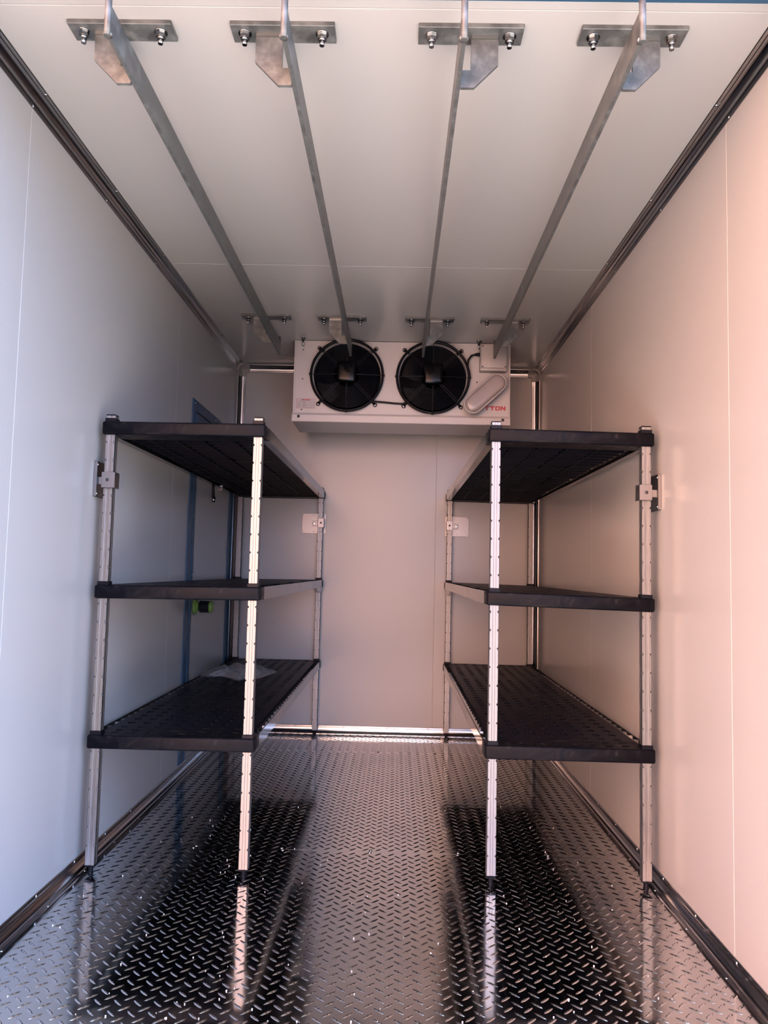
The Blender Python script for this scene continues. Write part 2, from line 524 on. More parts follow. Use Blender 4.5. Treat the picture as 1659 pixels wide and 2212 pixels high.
# inside release plunger
kb = MB().lathe((0.004, 4.195, 0.839), (1, 0, 0), [(0, 0.0001), (0, 0.044), (0.008, 0.044), (0.012, 0.036), (0.013, 0.024), (0.028, 0.022), (0.030, 0.0001)], 28).build('release_plunger', 'green', d1, 'green and black push plunger for opening the door from inside')
pr = [(0.026, 0.0001), (0.026, 0.024)]
for i in range(5):
    h0 = 0.030 + i * 0.0105
    pr += [(h0, 0.027), (h0 + 0.003, 0.032), (h0 + 0.006, 0.032), (h0 + 0.009, 0.027)]
pr += [(0.084, 0.024), (0.084, 0.0001)]
MB().lathe((0.004, 4.195, 0.839), (1, 0, 0), pr, 28).build('bellows', 'gasket', kb, 'black ribbed bellows')
MB().lathe((0.004, 4.195, 0.839), (1, 0, 0), [(0.080, 0.0001), (0.080, 0.030), (0.090, 0.032), (0.098, 0.027), (0.102, 0.014), (0.103, 0.0001)], 28).build('push_cap', 'green', kb)

# ------------------------------------------------------------------ hanging rails
def hanger(parent, xo, sgn, yp, xr):
    """plate on the ceiling + hook plate; xo outer edge of hook plate, sgn +1: foot reaches to +x"""
    pxc = xr - sgn * 0.033
    x0, x1 = (xo - 0.06, xo + 0.20) if sgn > 0 else (xo - 0.20, xo + 0.06)
    pl = MB().box((x0, yp, H - 0.012), (x1, yp + 0.066, H), 0.0012).build('mounting_plate', 'galv', parent)
    for bx in (x0 + 0.033, x1 - 0.033):
        p_ = MB()
        yb = yp + 0.030
        p_.cyl((bx, yb, H - 0.012), (bx, yb, H - 0.0145), 0.0165, n=20)
        p_.cyl((bx, yb, H - 0.0145), (bx, yb, H - 0.0265), 0.0125, n=6, smooth=False)
        p_.cyl((bx, yb, H - 0.0265), (bx, yb, H - 0.031), 0.0095, 0.0085, n=12)
        p_.cyl((bx, yb, H - 0.031), (bx, yb, H - 0.043), 0.0062, n=12)
        p_.build('bolt', 'steel', pl, 'bright zinc nut on threaded stud')
    y0 = yp + 0.033
    a = lambda d: xo + sgn * d
    foot = abs(xr - xo) - 0.006
    poly = [(a(0), H - 0.012), (a(0), 2.316), (a(0.060), 2.255), (a(foot), 2.255), (a(foot), 2.300), (a(0.068), 2.300), (a(0.068), H - 0.012)]
    hk = MB().prism(poly, 'y', y0, y0 + 0.010).build('hook_plate', 'galv', parent)
    wd = MB().prism([(a(0.002), H - 0.012), (a(0.066), H - 0.012), (a(0.066), H - 0.020), (a(0.002), H - 0.020)], 'y', y0 - 0.006, y0 + 0.001)
    wd.build('weld_bead', 'weld', hk)
    return pl
rails = [(0.390, 0.289, 1, 'flat galvanised hanging rail nearest the left wall, in front of the side door'),
         (0.794, 0.695, 1, 'galvanised hanging rail ending before the fan beside the rating sticker'),
         (1.204, 1.303, -1, 'galvanised hanging rail ending before the fan beside the oval lamp'),
         (1.606, 1.705, -1, 'flat galvanised hanging rail nearest the right wall, ending at the grey junction box')]
for xr, xo, sg, lab in rails:
    t = thing('hanging_rail', (xr, 3.0, 2.258), lab, 'rail', 'hanging rails bolted to the ceiling')
    MB().box((xr - 0.0055, 1.696, 2.258), (xr + 0.0055, 4.335, 2.331), 0.0012).build('bar', 'galv', t)
    hanger(t, xo, sg, 1.833, xr)
    hanger(t, xo - 0.005, sg, 4.062, xr)
    MB().cyl((xr, 1.690, 2.254), (xr, 1.690, 2.375), 0.0078, n=14).build('end_stop', 'galv', t)
    MB().cyl((xr, 4.340, 2.258), (xr, 4.340, 2.360), 0.0070, n=14).build('end_stop', 'galv', t)
    bm = bmesh.new(); bmesh.ops.create_icosphere(bm, subdivisions=2, radius=0.011)
    for v in bm.verts:
        v.co = Vector((v.co.x * 1.1, v.co.y, v.co.z * 0.7)) + Vector((xr - 0.001, 1.698, 2.262))
    MB().frombm(bm, True).build('weld_bead', 'weld', t)

# ------------------------------------------------------------------ cooling unit
YF = 4.53
cu = thing('cooling_unit', (1.086, 4.73, 1.914), 'white twin-fan cooling unit fixed under the ceiling against the back wall', 'cooler')
XL, XR_, ZB, ZT = 0.451, 1.7225, 1.962, 2.397
FANS = ((0.766, 2.187), (1.268, 2.183))
FR = 0.200
cs = MB()
def plate_hole(mb, x0, x1, z0, z1, cx, cz, r, y, n=64):
    vs, fs = [], []
    for i in range(n):
        a = 2 * math.pi * i / n
        c, s = math.cos(a), math.sin(a)
        tx = ((x1 - cx) / c if c > 1e-9 else (x0 - cx) / c if c < -1e-9 else 1e9)
        tz = ((z1 - cz) / s if s > 1e-9 else (z0 - cz) / s if s < -1e-9 else 1e9)
        tt = min(tx, tz)
        vs.append((cx + c * tt, y, cz + s * tt)); vs.append((cx + r * c, y, cz + r * s))
    # keep the rectangle corners exact
    for q in ((x0, z0), (x1, z0), (x1, z1), (x0, z1)):
        k = min(range(n), key=lambda i: (vs[2 * i][0] - q[0]) ** 2 + (vs[2 * i][2] - q[1]) ** 2)
        vs[2 * k] = (q[0], y, q[1])
    for i in range(n):
        j = (i + 1) % n
        fs.append((2 * i, 2 * i + 1, 2 * j + 1, 2 * j))
    mb.add(vs, fs)
xm = 1.017
plate_hole(cs, XL, xm, ZB, ZT, *FANS[0], FR, YF)
plate_hole(cs, xm, XR_, ZB, ZT, *FANS[1], FR, YF)
yk = 4.92
cs.add([(XL, YF, ZB), (XL, yk, ZB), (XL, yk, ZT), (XL, YF, ZT), (XR_, YF, ZB), (XR_, yk, ZB), (XR_, yk, ZT), (XR_, YF, ZT)],
       [(0, 1, 2, 3), (4, 7, 6, 5), (0, 4, 5, 1), (3, 2, 6, 7), (1, 5, 6, 2)])
casing = cs.build('casing', 'unit', cu)
# folded edge strips of the front
for lo, hi in (((XL, YF - 0.004, ZB), (XL + 0.011, YF, ZT)), ((XR_ - 0.011, YF - 0.004, ZB), (XR_, YF, ZT))):
    MB().box(lo, hi, 0.001).build('edge_fold', 'unit', casing)
MB().prism([(YF, 1.915), (YF - 0.006, 1.915), (YF - 0.006, 1.953), (YF - 0.001, 1.966), (YF, 1.966)], 'x', XL - 0.003, XR_ + 0.002).build('front_lip', 'unit', cu)
MB().prism([(YF - 0.002, 1.914), (4.89, 1.914), (4.915, 1.920), (4.925, 1.955), (YF - 0.002, 1.955)], 'x', XL - 0.002, XR_ + 0.001).build('drip_tray', 'unit', cu)
for x, zz in ((0.4862, 1.944), (1.681, 1.944)):
    MB().lathe((x, YF - 0.006, zz), (0, -1, 0), [(0, 0.009), (0.003, 0.008), (0.003, 0.004), (0.001, 0.0001)], 14).build('screw', 'ink', cu)
for x, zz in ((0.5025, 2.342), (0.5030, 2.168), (0.5025, 1.985), (1.5286, 2.167)):
    MB().lathe((x, YF, zz), (0, -1, 0), [(0, 0.0045), (0.002, 0.004), (0.003, 0.0001)], 10).build('screw', 'greyink', cu)
def fan(cx, cz, k):
    f = MB().lathe((cx, YF, cz), (0, -1, 0), [(-0.10, FR), (0.0, FR), (0.005, FR + 0.001), (0.006, FR - 0.001), (0.002, FR - 0.0025), (-0.006, FR - 0.0032)], 64).build('fan', 'unit', cu, 'fan with black wire guard')
    MB().lathe((cx, YF, cz), (0, -1, 0), [(-0.10, 0.0001), (-0.10, FR - 0.006), (-0.001, FR - 0.006), (-0.001, FR - 0.0032), (-0.11, FR - 0.0032)], 48).build('drum', 'fan_black', f)
    # guard ring, wires and spokes
    gy = YF - 0.040
    rg = MB().lathe((cx, gy, cz), (0, -1, 0), [(-0.034, 0.214), (0.000, 0.2165), (0.006, 0.214), (0.006, 0.204), (0.000, 0.202), (-0.034, 0.2075), (-0.034, 0.214)], 64).build('guard_ring', 'fan_black', f)
    wr = MB()
    def wy(r):
        return gy - 0.004 - 0.016 * (1 - (r / 0.2) ** 2)
    rr = 0.078
    while rr < 0.200:
        wr.tube([(cx + rr * math.cos(2 * math.pi * i / 48), wy(rr), cz + rr * math.sin(2 * math.pi * i / 48)) for i in range(48)], 0.0013, 5, closed=True)
        rr += 0.0088
    for q in range(8):
        a = q * math.pi / 4
        c, s = math.cos(a), math.sin(a)
        offs = (-0.006, 0.006) if q % 2 else (0.0,)
        for of in offs:
            wr.tube([(cx + c * r_ - s * of, wy(r_) + 0.003, cz + s * r_ + c * of) for r_ in (0.055, 0.10, 0.15, 0.209)], 0.0020, 6)
    w_ = wr.build('wire_guard', 'wire', f, recalc=False)
    w_['kind'] = 'stuff'
    # mounting ears and screws
    for q in (1, 3, 5, 7):
        a = q * math.pi / 4
        c, s = math.cos(a), math.sin(a)
        MB().cyl((cx + c * 0.205, YF - 0.020, cz + s * 0.205), (cx + c * 0.236, YF - 0.004, cz + s * 0.236), 0.008, 0.007, 10).build('mounting_ear', 'fan_black', f)
        p_ = MB()
        p_.lathe((cx + c * 0.236, YF, cz + s * 0.236), (0, -1, 0), [(0, 0.0135), (0.003, 0.0135), (0.0045, 0.008), (0.009, 0.0075), (0.010, 0.005), (0.008, 0.0001)], 18)
        p_.build('washer_screw', 'steel', f)
    for q in (0, 4, 6):
        a = q * math.pi / 4
        c, s = math.cos(a), math.sin(a)
        MB().box((cx + c * 0.216 - 0.005, gy - 0.010, cz + s * 0.216 - 0.006), (cx + c * 0.216 + 0.005, gy + 0.012, cz + s * 0.216 + 0.006), 0.002).build('guard_clip', 'fan_black', f)
    # motor cover
    MB().box((cx - 0.058, gy - 0.045, cz - 0.050), (cx + 0.058, gy + 0.03, cz + 0.072), 0.018, 4).build('motor_cover', 'motor', f)
    # cable down from the motor
    MB().tube([(cx + 0.004, gy - 0.020, cz - 0.050), (cx + 0.012, gy - 0.026, cz - 0.085), (cx + 0.002, gy - 0.027, cz - 0.125), (cx - 0.001, gy - 0.022, cz - 0.165), (cx + 0.004, gy - 0.012, cz - 0.212)], 0.0028, 8).build('motor_cable', 'cable', f)
    # blades
    for q in range(5):
        a0 = q * 2 * math.pi / 5 + 0.35 + 0.12 * k
        vs, fs = [], []
        nr, na = 5, 6
        for side in (0, 1):
            for i in range(nr):
                r_ = 0.05 + (0.182 - 0.05) * i / (nr - 1)
                for j in range(na):
                    wdt = 0.62 + 0.18 * i / (nr - 1)
                    a = a0 - 0.10 * i + wdt * (j / (na - 1) - 0.5)
                    vs.append((cx + r_ * math.cos(a), YF + 0.004 + 0.035 * (j / (na - 1)) + side * 0.0025, cz + r_ * math.sin(a)))
        for side in (0, 1):
            o_ = side * nr * na
            for i in range(nr - 1):
                for j in range(na - 1):
                    q4 = (o_ + i * na + j, o_ + i * na + j + 1, o_ + (i + 1) * na + j + 1, o_ + (i + 1) * na + j)
                    fs.append(q4 if side else q4[::-1])
        MB().add(vs, fs, True).build('blade', 'blade', f)
    return f
for k, (cx, cz) in enumerate(FANS):
    fan(cx, cz, k)
# cables on the front
MB().tube([(0.905, YF - 0.030, 2.030), (0.935, YF - 0.020, 2.036), (0.99, YF - 0.012, 2.034), (1.05, YF - 0.012, 2.029), (1.095, YF - 0.018, 2.026), (1.118, YF - 0.028, 2.034)], 0.0058, 10).build('cable', 'cable', cu, 'black cable linking the fans')
MB().tube([(1.548, YF - 0.035, 2.322), (1.520, YF - 0.035, 2.323), (1.490, YF - 0.034, 2.315), (1.473, YF - 0.034, 2.290), (1.468, YF - 0.036, 2.255), (1.478, YF - 0.040, 2.215), (1.484, YF - 0.042, 2.175)], 0.0062, 10).build('cable', 'cable', cu, 'black cable from the junction box')
# junction box
jb = MB().box((1.540, YF - 0.055, 2.222), (1.694, YF, 2.378), 0.004, 2).build('junction_box', 'jbox', cu, 'light grey junction box')
MB().box((1.545, YF - 0.068, 2.236), (1.692, YF - 0.055, 2.374), 0.003, 2).build('lid', 'jbox', jb)
for x in (1.553, 1.684):
    for zz in (2.244, 2.366):
        MB().lathe((x, YF - 0.068, zz), (0, -1, 0), [(0, 0.0055), (0.001, 0.005), (0.0006, 0.0001)], 12).build('screw', 'greyink', jb)
p_ = MB(); p_.cyl((1.541, YF - 0.035, 2.322), (1.524, YF - 0.035, 2.322), 0.0115, n=8, smooth=False); p_.cyl((1.530, YF - 0.035, 2.322), (1.512, YF - 0.035, 2.322), 0.0095, 0.0075, n=12)
p_.build('cable_gland', 'cable', jb)
# hanging studs
for x in (0.505, 1.532):
    p_ = MB()
    p_.cyl((x, 4.490, H), (x, 4.490, H - 0.003), 0.021, n=20)
    p_.cyl((x, 4.490, H - 0.003), (x, 4.490, H - 0.014), 0.012, n=6, smooth=False)
    p_.cyl((x, 4.490, H - 0.014), (x, 4.490, H - 0.046), 0.0056, n=10)
    p_.build('fixing_stud', 'steel', cu)
# lettering: red squared capitals, the first one half covered by the lamp
def letter(ch, x0, x1, z0, z1, w=0.0078, y=YF - 0.0008):
    bars = []
    cxm = (x0 + x1) / 2
    if ch == 'T':
        bars = [[(x0, z1 - 0.0068), (x1, z1 - 0.0068), (x1, z1), (x0, z1)], [(cxm - w / 2, z0), (cxm + w / 2, z0), (cxm + w / 2, z1 - 0.0068), (cxm - w / 2, z1 - 0.0068)]]
    elif ch == 'O':
        bars = [[(x0, z0 + 0.0015), (x0 + w, z0), (x0 + w, z1), (x0, z1 - 0.0015)], [(x1 - w, z0), (x1, z0 + 0.0015), (x1, z1 - 0.0015), (x1 - w, z1)],
                [(x0 + w, z0), (x1 - w, z0), (x1 - w, z0 + 0.006), (x0 + w, z0 + 0.006)], [(x0 + w, z1 - 0.006), (x1 - w, z1 - 0.006), (x1 - w, z1), (x0 + w, z1)]]
    elif ch == 'N':
        bars = [[(x0, z0), (x0 + w, z0), (x0 + w, z1), (x0, z1)], [(x1 - w, z0), (x1, z0), (x1, z1), (x1 - w, z1)],
                [(x0 + w, z1), (x0 + w, z1 - 0.011), (x1 - w, z0), (x1 - w, z0 + 0.011)]]
    p = MB()
    for b_ in bars:
        p.prism(b_, 'y', y, YF)
    return p
for ch, x0, x1 in (('T', 1.574, 1.602), ('T', 1.6055, 1.6335), ('O', 1.637, 1.6645), ('N', 1.668, 1.6965)):
    letter(ch, x0, x1, 2.0015, 2.0265).build('letter', 'red', cu, 'red capital letter ' + ch)
MB().prism([(1.440, 2.022), (1.447, 2.010), (1.440, 1.997)], 'y', YF - 0.0008, YF).build('logo_mark', 'ink', cu, 'small black wedge of the printed mark')
# rating sticker
sx0, sx1, sz0, sz1 = 0.4715, 0.5805, 1.9925, 2.0505
st = MB().box((sx0, YF - 0.0006, sz0), (sx1, YF, sz1)).build('rating_sticker', 'sticker', cu, 'white rating sticker with thin red border and red heading')
def stripe(x0, x1, z0, z1, m_):
    return MB().box((x0, YF - 0.0010, z0), (x1, YF - 0.0006, z1)).build('print', m_, st)
for a in ((sx0, sx1, sz0, sz0 + 0.0014), (sx0, sx1, sz1 - 0.0014, sz1), (sx0, sx0 + 0.0014, sz0, sz1), (sx1 - 0.0014, sx1, sz0, sz1)):
    stripe(*a, 'red')
stripe(0.510, 0.553, 2.0405, 2.0455, 'red')
MB().prism([(0.499, 2.0395), (0.508, 2.0395), (0.511, 2.046), (0.506, 2.046)], 'y', YF - 0.0010, YF - 0.0006).build('print', 'ink', st)
for zz in (2.031, 2.022, 2.012, 2.0035):
    stripe(0.480, 0.480 + random.uniform(0.012, 0.021), zz - 0.001, zz + 0.001, 'greyink')
    stripe(0.507, 0.574, zz + 0.0040, zz + 0.0046, 'greyink')
    stripe(0.510, 0.510 + random.uniform(0.010, 0.026), zz - 0.0012, zz + 0.0008, 'greyink')
stripe(0.507, 0.574, 1.9990, 1.9996, 'greyink')
for x in (0.507, 0.574, 0.531, 0.554):
    stripe(x, x + 0.0006, 1.9995, 2.0262 if x in (0.531, 0.554) else 2.0352, 'greyink')

# oval lamp
lt = thing('bulkhead_lamp', (1.575, 4.46, 2.095), 'oval white lamp tilted across one end of the cooling unit, over the red lettering', 'lamp')
def stadium(p, q, r, n=18):
    p, q = Vector(p), Vector(q)
    d = (q - p); ang = math.atan2(d.y, d.x)
    pts = []
    for i in range(n + 1):
        a = ang + math.pi / 2 + math.pi * i / n
        pts.append((p.x + r * math.cos(a), p.y + r * math.sin(a)))
    for i in range(n + 1):
        a = ang - math.pi / 2 + math.pi * i / n
        pts.append((q.x + r * math.cos(a), q.y + r * math.sin(a)))
    return pts
LP, LQ = (1.5000, 2.0165), (1.6340, 2.1410)
def loft(mb, layers, cap_last=True):
    vs, fs = [], []
    n = len(layers[0][1])
    for yv, pts in layers:
        vs += [(a, yv, c) for a, c in pts]
    for k in range(len(layers) - 1):
        for i in range(n):
            j = (i + 1) % n
            fs.append((k * n + i, k * n + j, (k + 1) * n + j, (k + 1) * n + i))
    mb.add(vs, fs, True)
    if cap_last:
        mb.add([(a, layers[-1][0], c) for a, c in layers[-1][1]], [tuple(range(n))])
    return mb
loft(MB(), [(4.470, stadium(LP, LQ, 0.054)), (4.455, stadium(LP, LQ, 0.0575)), (4.435, stadium(LP, LQ, 0.0575)), (4.427, stadium(LP, LQ, 0.0545)), (4.425, stadium(LP, LQ, 0.050)), (4.429, stadium(LP, LQ, 0.0475)), (4.434, stadium(LP, LQ, 0.0465))]).build('bezel', 'lampring', lt)
loft(MB(), [(4.436, stadium(LP, LQ, 0.0462)), (4.426, stadium(LP, LQ, 0.0455)), (4.420, stadium(LP, LQ, 0.0415)), (4.417, stadium(LP, LQ, 0.030)), (4.4165, stadium(LP, LQ, 0.012))]).build('diffuser', 'lens', lt, 'frosted oval diffuser')
for p in (LQ, ((LP[0] + LQ[0]) / 2, (LP[1] + LQ[1]) / 2)):
    MB().cyl((p[0], 4.466, p[1]), (p[0], YF - 0.0006, p[1]), 0.018, n=14).build('spacer', 'lampring', lt)

# ------------------------------------------------------------------ shelving
PWD = 0.0323
WS = 0.578
YFR, YBK = 2.735, 5.077            # front faces of the front and back posts
BF, BB = YFR - 0.012, YBK + PWD + 0.012
SEAMS = [2.840, 3.430, 3.850, 4.470, 5.010]
COLS = [0.0785 + 0.059 * i for i in range(8)]
MX0, MX1 = 0.030, WS - 0.030

def slot(mb, x0, x1, y0, y1, cx, cy, hx, hy, kind):
    """one cell of the shelf skin with a sunk slot"""
    n = 12 if kind == 'oval' else 4
    angs = [2 * math.pi * i / n + (math.pi / n) for i in range(n)]
    outer, hole = [], []
    if kind == 'oval':
        for a in angs:
            c, s = math.cos(a), math.sin(a)
            tx = (x1 - cx) / c if c > 1e-9 else (x0 - cx) / c if c < -1e-9 else 1e9
            ty = (y1 - cy) / s if s > 1e-9 else (y0 - cy) / s if s < -1e-9 else 1e9
            tt = min(tx, ty)
            outer.append([cx + c * tt, cy + s * tt]); hole.append((cx + hx * c, cy + hy * s))
        for q in ((x0, y0), (x1, y0), (x1, y1), (x0, y1)):
            k = min(range(n), key=lambda i: (outer[i][0] - q[0]) ** 2 + (outer[i][1] - q[1]) ** 2)
            outer[k] = list(q)
    else:
        outer = [(x1, y1), (x0, y1), (x0, y0), (x1, y0)]
        hole = [(cx + hx, cy + hy), (cx - hx, cy + hy), (cx - hx, cy - hy), (cx + hx, cy - hy)]
    dp = -0.005
    vs = [(*o, 0.0) for o in outer] + [(*h, 0.0) for h in hole] + [(*h, dp) for h in hole] + [(cx, cy, dp + (0.0042 if kind == 'oval' else 0.0))]
    fs = []
    for i in range(n):
        j = (i + 1) % n
        fs.append((i, j, n + j, n + i))
        fs.append((n + i, n + j, 2 * n + j, 2 * n + i))
    mb.add(vs, fs)
    mb.add(vs, [(2 * n + i, 2 * n + (i + 1) % n, 3 * n) for i in range(n)], kind == 'oval')

def skin(mb, y0, y1, rows):
    """rows: list of (y, kind)"""
    xb = [COLS[0] - 0.0295 + 0.059 * i for i in range(9)]
    yb = [y0] + [(rows[i][0] + rows[i + 1][0]) / 2 for i in range(len(rows) - 1)] + [y1]
    mb.add([(MX0, y0, 0), (xb[0], y0, 0), (xb[0], y1, 0), (MX0, y1, 0)], [(0, 1, 2, 3)])
    mb.add([(xb[8], y0, 0), (MX1, y0, 0), (MX1, y1, 0), (xb[8], y1, 0)], [(0, 1, 2, 3)])
    for i, (ry, kd) in enumerate(rows):
        for k in range(8):
            if kd == 'oval':
                slot(mb, xb[k], xb[k + 1], yb[i], yb[i + 1], COLS[k], ry, 0.0150, 0.0205, 'oval')
            else:
                slot(mb, xb[k], xb[k + 1], yb[i], yb[i + 1], COLS[k], ry, 0.0130, 0.0085, 'rect')

def make_mat(y0, y1, nrow):
    p = MB()
    pitch = (y1 - y0) / nrow
    rows = [(y0 + pitch * (i + 0.5), 'rect' if i in (0, nrow - 1) else 'oval') for i in range(nrow)]
    e = 0.0008
    skin(p, y0 + e, y1 - e, rows)
    # edge skirt and under ribs
    p.box((MX0, y0 + e, -0.030), (MX1, y0 + e + 0.003, 0.0)); p.box((MX0, y1 - e - 0.003, -0.030), (MX1, y1 - e, 0.0))
    p.box((MX0, y0 + e, -0.0062), (MX1, y1 - e, -0.0055))
    for i in range(1, nrow * 2):
        yy = y0 + pitch * i / 2
        dpt = -0.034 if i % 2 == 0 else -0.026
        p.box((MX0, yy - 0.0016, dpt), (MX1, yy + 0.0016, -0.0058))
    for xx in (0.108, 0.210, 0.312, 0.430):
        p.box((xx - 0.0018, y0 + e, -0.0365), (xx + 0.0018, y1 - e, -0.0058))
    me = p.mesh('mat')
    return me
MATS = [make_mat(SEAMS[0], SEAMS[1], 8), make_mat(SEAMS[1], SEAMS[2], 6), make_mat(SEAMS[2], SEAMS[3], 8), make_mat(SEAMS[3], SEAMS[4], 7)]
for me in MATS:
    me.materials.append(MT['black'])

def end_frame_mesh(front):
    p = MB()
    s = 1 if front else -1
    ya = BF if front else BB
    Y = lambda d: ya + s * d
    lo, hi = sorted((Y(0), Y(0.030)))
    p.box((0, lo, -0.047), (WS, hi, 0.0), 0.0075, 3)
    for x0, x1 in ((0.0, 0.056), (WS - 0.056, WS)):
        lo, hi = sorted((Y(0.012), Y(0.095)))
        p.box((x0, lo, -0.0465), (x1, hi, -0.0005), 0.005, 2)
    yend = SEAMS[0] if front else SEAMS[-1]
    lo, hi = sorted((Y(0.028), yend))
    if front:
        skin(p, Y(0.026), SEAMS[0] - 0.0008, [(2.772, 'rect'), (2.818, 'rect')])
    else:
        skin(p, SEAMS[-1] + 0.0008, Y(0.026), [(5.036, 'rect'), (5.078, 'rect')])
    p.box((0.03, lo, -0.046), (WS - 0.03, hi, -0.0058))
    return p.mesh('end_frame')
EF = [end_frame_mesh(True), end_frame_mesh(False)]
for me in EF:
    me.materials.append(MT['beam'])

def skirt_mesh(y0, y1):
    p = MB()
    e = 0.0009
    # right-hand gloss black side skirt of the mats: web at x = WS, flange turned inwards
    poly = [(WS, -0.0005), (WS, -0.046), (WS - 0.028, -0.046), (WS - 0.028, -0.043), (WS - 0.004, -0.043), (WS - 0.004, -0.0005)]
    p.prism(poly, 'y', y0 + e, y1 - e)
    return p.mesh('mat_skirt')
RS = [2.819, 3.430, 3.850, 4.470, 5.026]
RMESH = [skirt_mesh(RS[i], RS[i + 1]) for i in range(4)]
for me in RMESH:
    me.materials.append(MT['rail'])
SLEEVE = MB()
hw = PWD / 2 + 0.0035
SLEEVE.box((-hw, -hw, -0.010), (hw, hw, 0.0125), 0.0015)
SLEEVE = SLEEVE.mesh('post_sleeve'); SLEEVE.materials.append(MT['black'])

def post_mesh(z0, z1):
    """square tube with chamfered edges nicked every 60 mm"""
    h = PWD / 2
    def ring(c, z):
        gv = 0.0009
        q = []
        base = [(-h + c, -h), (-0.0052, -h), (-0.0040, -h + gv), (0.0040, -h + gv), (0.0052, -h), (h - c, -h)]
        for k in range(4):
            for (a, b_) in base:
                q.append((a, b_, z) if k == 0 else (-b_, a, z) if k == 1 else (-a, -b_, z) if k == 2 else (b_, -a, z))
        return q
    zs = [(z0, 0.0016)]
    k = 0
    zz = 1.4845 - 0.0632 * 30
    nick = []
    while zz < z1 - 0.01:
        if zz > z0 + 0.012:
            nick.append(zz)
        zz += 0.0632
    for q in nick:
        zs += [(q - 0.0050, 0.0016), (q - 0.0012, 0.0058), (q + 0.0012, 0.0058), (q + 0.0050, 0.0016)]
    zs.append((z1, 0.0016))
    p = MB()
    vs, fs = [], []
    n = 24
    for z, c in zs:
        vs += ring(c, z)
    for i in range(len(zs) - 1):
        for a in range(n):
            b_ = (a + 1) % n
            fs.append((i * n + a, i * n + b_, (i + 1) * n + b_, (i + 1) * n + a))
    fs.append(tuple(range(n))[::-1]); fs.append(tuple(range((len(zs) - 1) * n, len(zs) * n)))
    p.add(vs, fs)
    return p.mesh('post')
PZ0, PZ1 = 0.0288, 1.5800
PMESH = post_mesh(PZ0, PZ1); PMESH.materials.append(MT['post'])
CAPM = MB().box((-PWD / 2 - 0.0008, -PWD / 2 - 0.0008, PZ1), (PWD / 2 + 0.0008, PWD / 2 + 0.0008, PZ1 + 0.0040), 0.0012).mesh('post_cap'); CAPM.materials.append(MT['black'])
fm = MB(); fm.box((-PWD / 2 - 0.0004, -PWD / 2 - 0.0004, PZ0 - 0.0055), (PWD / 2 + 0.0004, PWD / 2 + 0.0004, PZ0), 0.0008)
fm.cyl((0, 0, 0.004), (0, 0, PZ0 - 0.005), 0.0085, n=12); fm.cyl((0, 0, 0), (0, 0, 0.0045), 0.0105, 0.0095, 14)
FOOTM = fm.mesh('foot'); FOOTM.materials.append(MT['black'])

def link(name, me, parent, loc=(0, 0, 0), rot=(0, 0, 0), scale=(1, 1, 1)):
    o = bpy.data.objects.new(name, me)
    COL.objects.link(o)
    o.parent = parent
    o.location = loc; o.rotation_euler = rot; o.scale = scale
    return o
def make_unit(x0, label, shelf_z, post_dz):
    """shelf_z: (height at the low-x end, height at the high-x end)"""
    t = thing('shelving_unit', (x0, 0, 0), label, 'shelf', 'black slotted shelving along the side walls')
    for (px, dz) in ((0.0262, post_dz[0]), (WS - 0.0262, post_dz[1])):
        for py in (YFR + PWD / 2, YBK + PWD / 2):
            po = link('post', PMESH, t, (px, py, dz))
            po['label'] = 'notched aluminium post'
            link('post_cap', CAPM, po)
            link('foot', FOOTM, po, (0, 0, -dz if py > 4 else -dz))
    for (za, zb) in shelf_z:
        ang = math.atan2(zb - za, WS)
        sh = bpy.data.objects.new('shelf', None); COL.objects.link(sh); sh.parent = t
        sh.empty_display_size = 0.05
        sh.location = (0, 0, za); sh.rotation_euler = (0, -ang, 0)
        for me in EF:
            link('end_frame', me, sh)
        for me in MATS:
            link('slotted_mat', me, sh)
        for me in RMESH:
            link('mat_skirt', me, sh)
            link('mat_skirt', me, sh, (WS, 5.1e0 * 0 + 0, 0), (0, 0, 0), (-1, 1, 1))
        for px in (0.0262, WS - 0.0262):
            for py in (YFR + PWD / 2, YBK + PWD / 2):
                link('post_sleeve', SLEEVE, sh, (px, py, 0))
    return t
uL = make_unit(0.0260, 'three-tier black shelving unit by the side door, holding the clear plastic bag',
               [(0.4668, 0.4668), (0.9805, 0.9850), (1.5585, 1.5595)], (0.0, 0.0))
uR = make_unit(1.3930, 'three-tier black shelving unit standing empty along the wall without a door',
               [(0.4668, 0.4655), (0.9885, 0.9765), (1.5605, 1.5535)], (0.003, -0.004))
# white clip under the middle shelf at the inner back corners
for t, x in ((uL, 0.5785), (uR, 1.4195)):
    MB().lathe((x, YBK - 0.004, 0.928), (0, -1, 0), [(0, 0.0001), (0, 0.027), (0.003, 0.027), (0.003, 0.0001)], 20).build('tag', 'lampring', t, 'small white round tag behind the post')

# ------------------------------------------------------------------ brackets that hold the shelving to the walls
def clamp(t, x0, x1, y0, y1, z0, z1, hole_x):
    p = MB()
    p.box((x0, y0, z0), (x1, y0 + 0.003, z1), 0.0008)
    c = p.build('clamp', 'stainless', t, 'bent stainless clamp')
    for a, b_ in ((x0, x0 + 0.003), (x1 - 0.003, x1)):
        MB().box((a, y0 + 0.003, z0), (b_, y1, z1), 0.0008).build('clamp_side', 'stainless', c)
    zc = (z0 + z1) / 2
    MB().lathe((hole_x, y0 - 0.0002, zc), (0, -1, 0), [(0, 0.0062), (0.0008, 0.0060), (0.0004, 0.0001)], 16).build('clamp_hole', 'ink', c)
    return c
BRG = 'stainless brackets tying the shelves to the walls'
